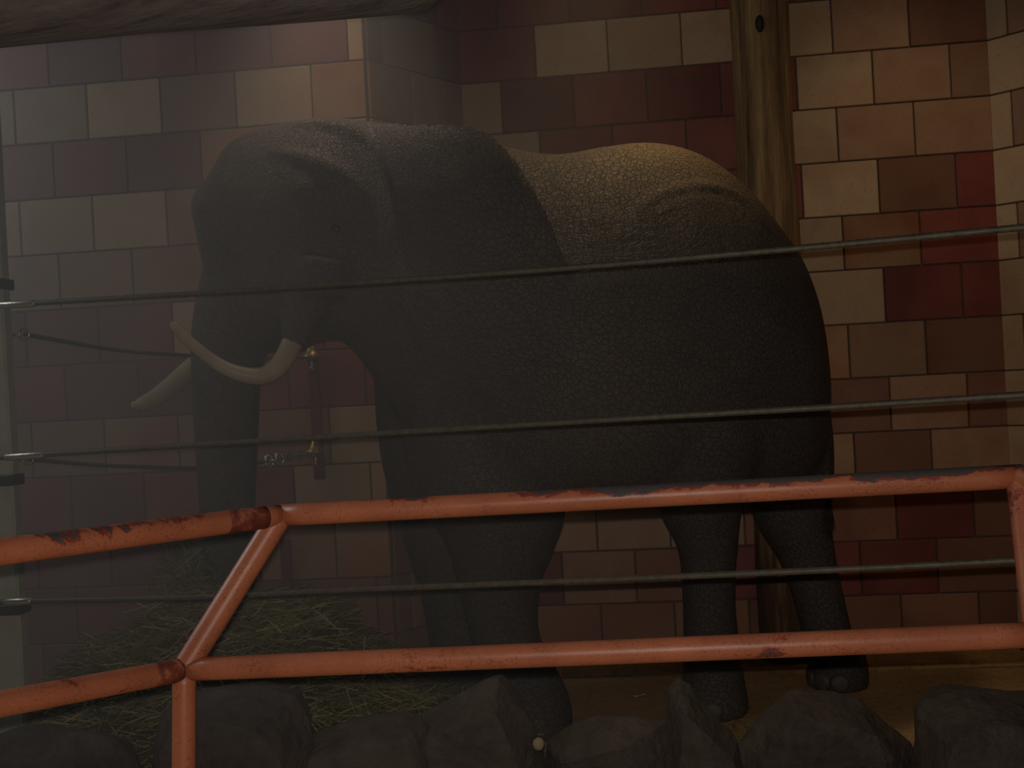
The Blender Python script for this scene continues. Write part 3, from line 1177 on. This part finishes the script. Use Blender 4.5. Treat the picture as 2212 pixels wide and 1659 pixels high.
def pipe(name, a, b, r=RP, label=None, seg=28):
    bm = bmesh.new()
    n = 24
    add_tube(bm, [(*(a.lerp(b, i / n)), r) for i in range(n + 1)], seg=seg, span=1)
    o = from_bm(name, bm, M['paint'])
    o.parent = rail
    o.matrix_parent_inverse = Matrix.Translation(-RO)
    if label: o['label'] = label
    return o


pipe('top_rail', U1, U2, label='front top rail, paint rubbed bare along its upper side')
pipe('top_rail', UL, U1)
pipe('top_rail', U2, URr)
pipe('lower_rail', L1, L2)
pipe('lower_rail', LL, L1)
pipe('lower_rail', L2, LRr)
pipe('brace', L1, U1, RP * 1.1)
pipe('brace', L2, U2)
pa = PD(397, 1659, 3.42)
dn = (pa - L1)
pipe('post', L1, L1 + dn * (-L1.z / dn.z))
pipe('post', L2, Vector((L2.x, L2.y, 0)))
pipe('post', LL, Vector((LL.x, LL.y, 0)))
pipe('post', LRr, Vector((LRr.x, LRr.y, 0)))
for q in (U1, U2, L1, L2, UL, LL, URr, LRr):
    bm = bmesh.new()
    add_ball(bm, q, (RP * 1.03,) * 3, 20, 14)
    o = from_bm('weld_elbow', bm, M['paint'])
    o.parent = rail
    o.matrix_parent_inverse = Matrix.Translation(-RO)
for A, B, t0_, t1_ in ((U1, UL, 0.05, 0.16), (L1, LL, 0.02, 0.11)):
    bm = bmesh.new()
    add_tube(bm, [(*A.lerp(B, t0_ + (t1_ - t0_) * i / 8), RP * 1.012) for i in range(9)], seg=24, span=1)
    o = from_bm('rust_band', bm, M['rust'])
    o.parent = rail
    o.matrix_parent_inverse = Matrix.Translation(-RO)
    o['label'] = 'dark rusty patch'

# ------------------------------------------------------------------ added scatter volume standing in for a veil of glare, left half
bm = bmesh.new()
add_box(bm, (-5.9, 3.95, 0.02), (0.9, 6.69, 5.18))
hz = from_bm('glare_veil', bm, [], smooth=False)
hm = bpy.data.materials.new('glare_veil')
hm.use_nodes = True
nt = hm.node_tree
for n in list(nt.nodes):
    nt.nodes.remove(n)
outn = nt.nodes.new('ShaderNodeOutputMaterial')
vs = nt.nodes.new('ShaderNodeVolumeScatter')
vs.inputs['Color'].default_value = (0.88, 0.96, 1.0, 1)
vs.inputs['Anisotropy'].default_value = 0.0
tc = nt.nodes.new('ShaderNodeTexCoord')
sx = nt.nodes.new('ShaderNodeSeparateXYZ')
nt.links.new(tc.outputs['Object'], sx.inputs[0])
mr = nt.nodes.new('ShaderNodeMapRange')
mr.interpolation_type = 'SMOOTHSTEP'
mr.inputs['From Min'].default_value = 0.9
mr.inputs['From Max'].default_value = -4.2
mr.inputs['To Min'].default_value = 0.0
mr.inputs['To Max'].default_value = 0.50
nt.links.new(sx.outputs['X'], mr.inputs['Value'])
mz = nt.nodes.new('ShaderNodeMapRange')          # added veil made thinner towards the floor
mz.interpolation_type = 'SMOOTHSTEP'
mz.inputs['From Min'].default_value = 0.0
mz.inputs['From Max'].default_value = 2.6
mz.inputs['To Min'].default_value = 0.55
mz.inputs['To Max'].default_value = 1.0
nt.links.new(sx.outputs['Z'], mz.inputs['Value'])
mm = nt.nodes.new('ShaderNodeMath')
mm.operation = 'MULTIPLY'
nt.links.new(mr.outputs[0], mm.inputs[0])
nt.links.new(mz.outputs[0], mm.inputs[1])
nt.links.new(mm.outputs[0], vs.inputs['Density'])
nt.links.new(vs.outputs[0], outn.inputs['Volume'])
hz.data.materials.append(hm)
tag(hz, 'added thin veil of glare over the left half of the stable', 'haze', kind='stuff')
SC.cycles.volume_step_rate = 3.0
SC.cycles.max_bounces = 4
SC.cycles.diffuse_bounces = 3
SC.cycles.volume_max_steps = 64
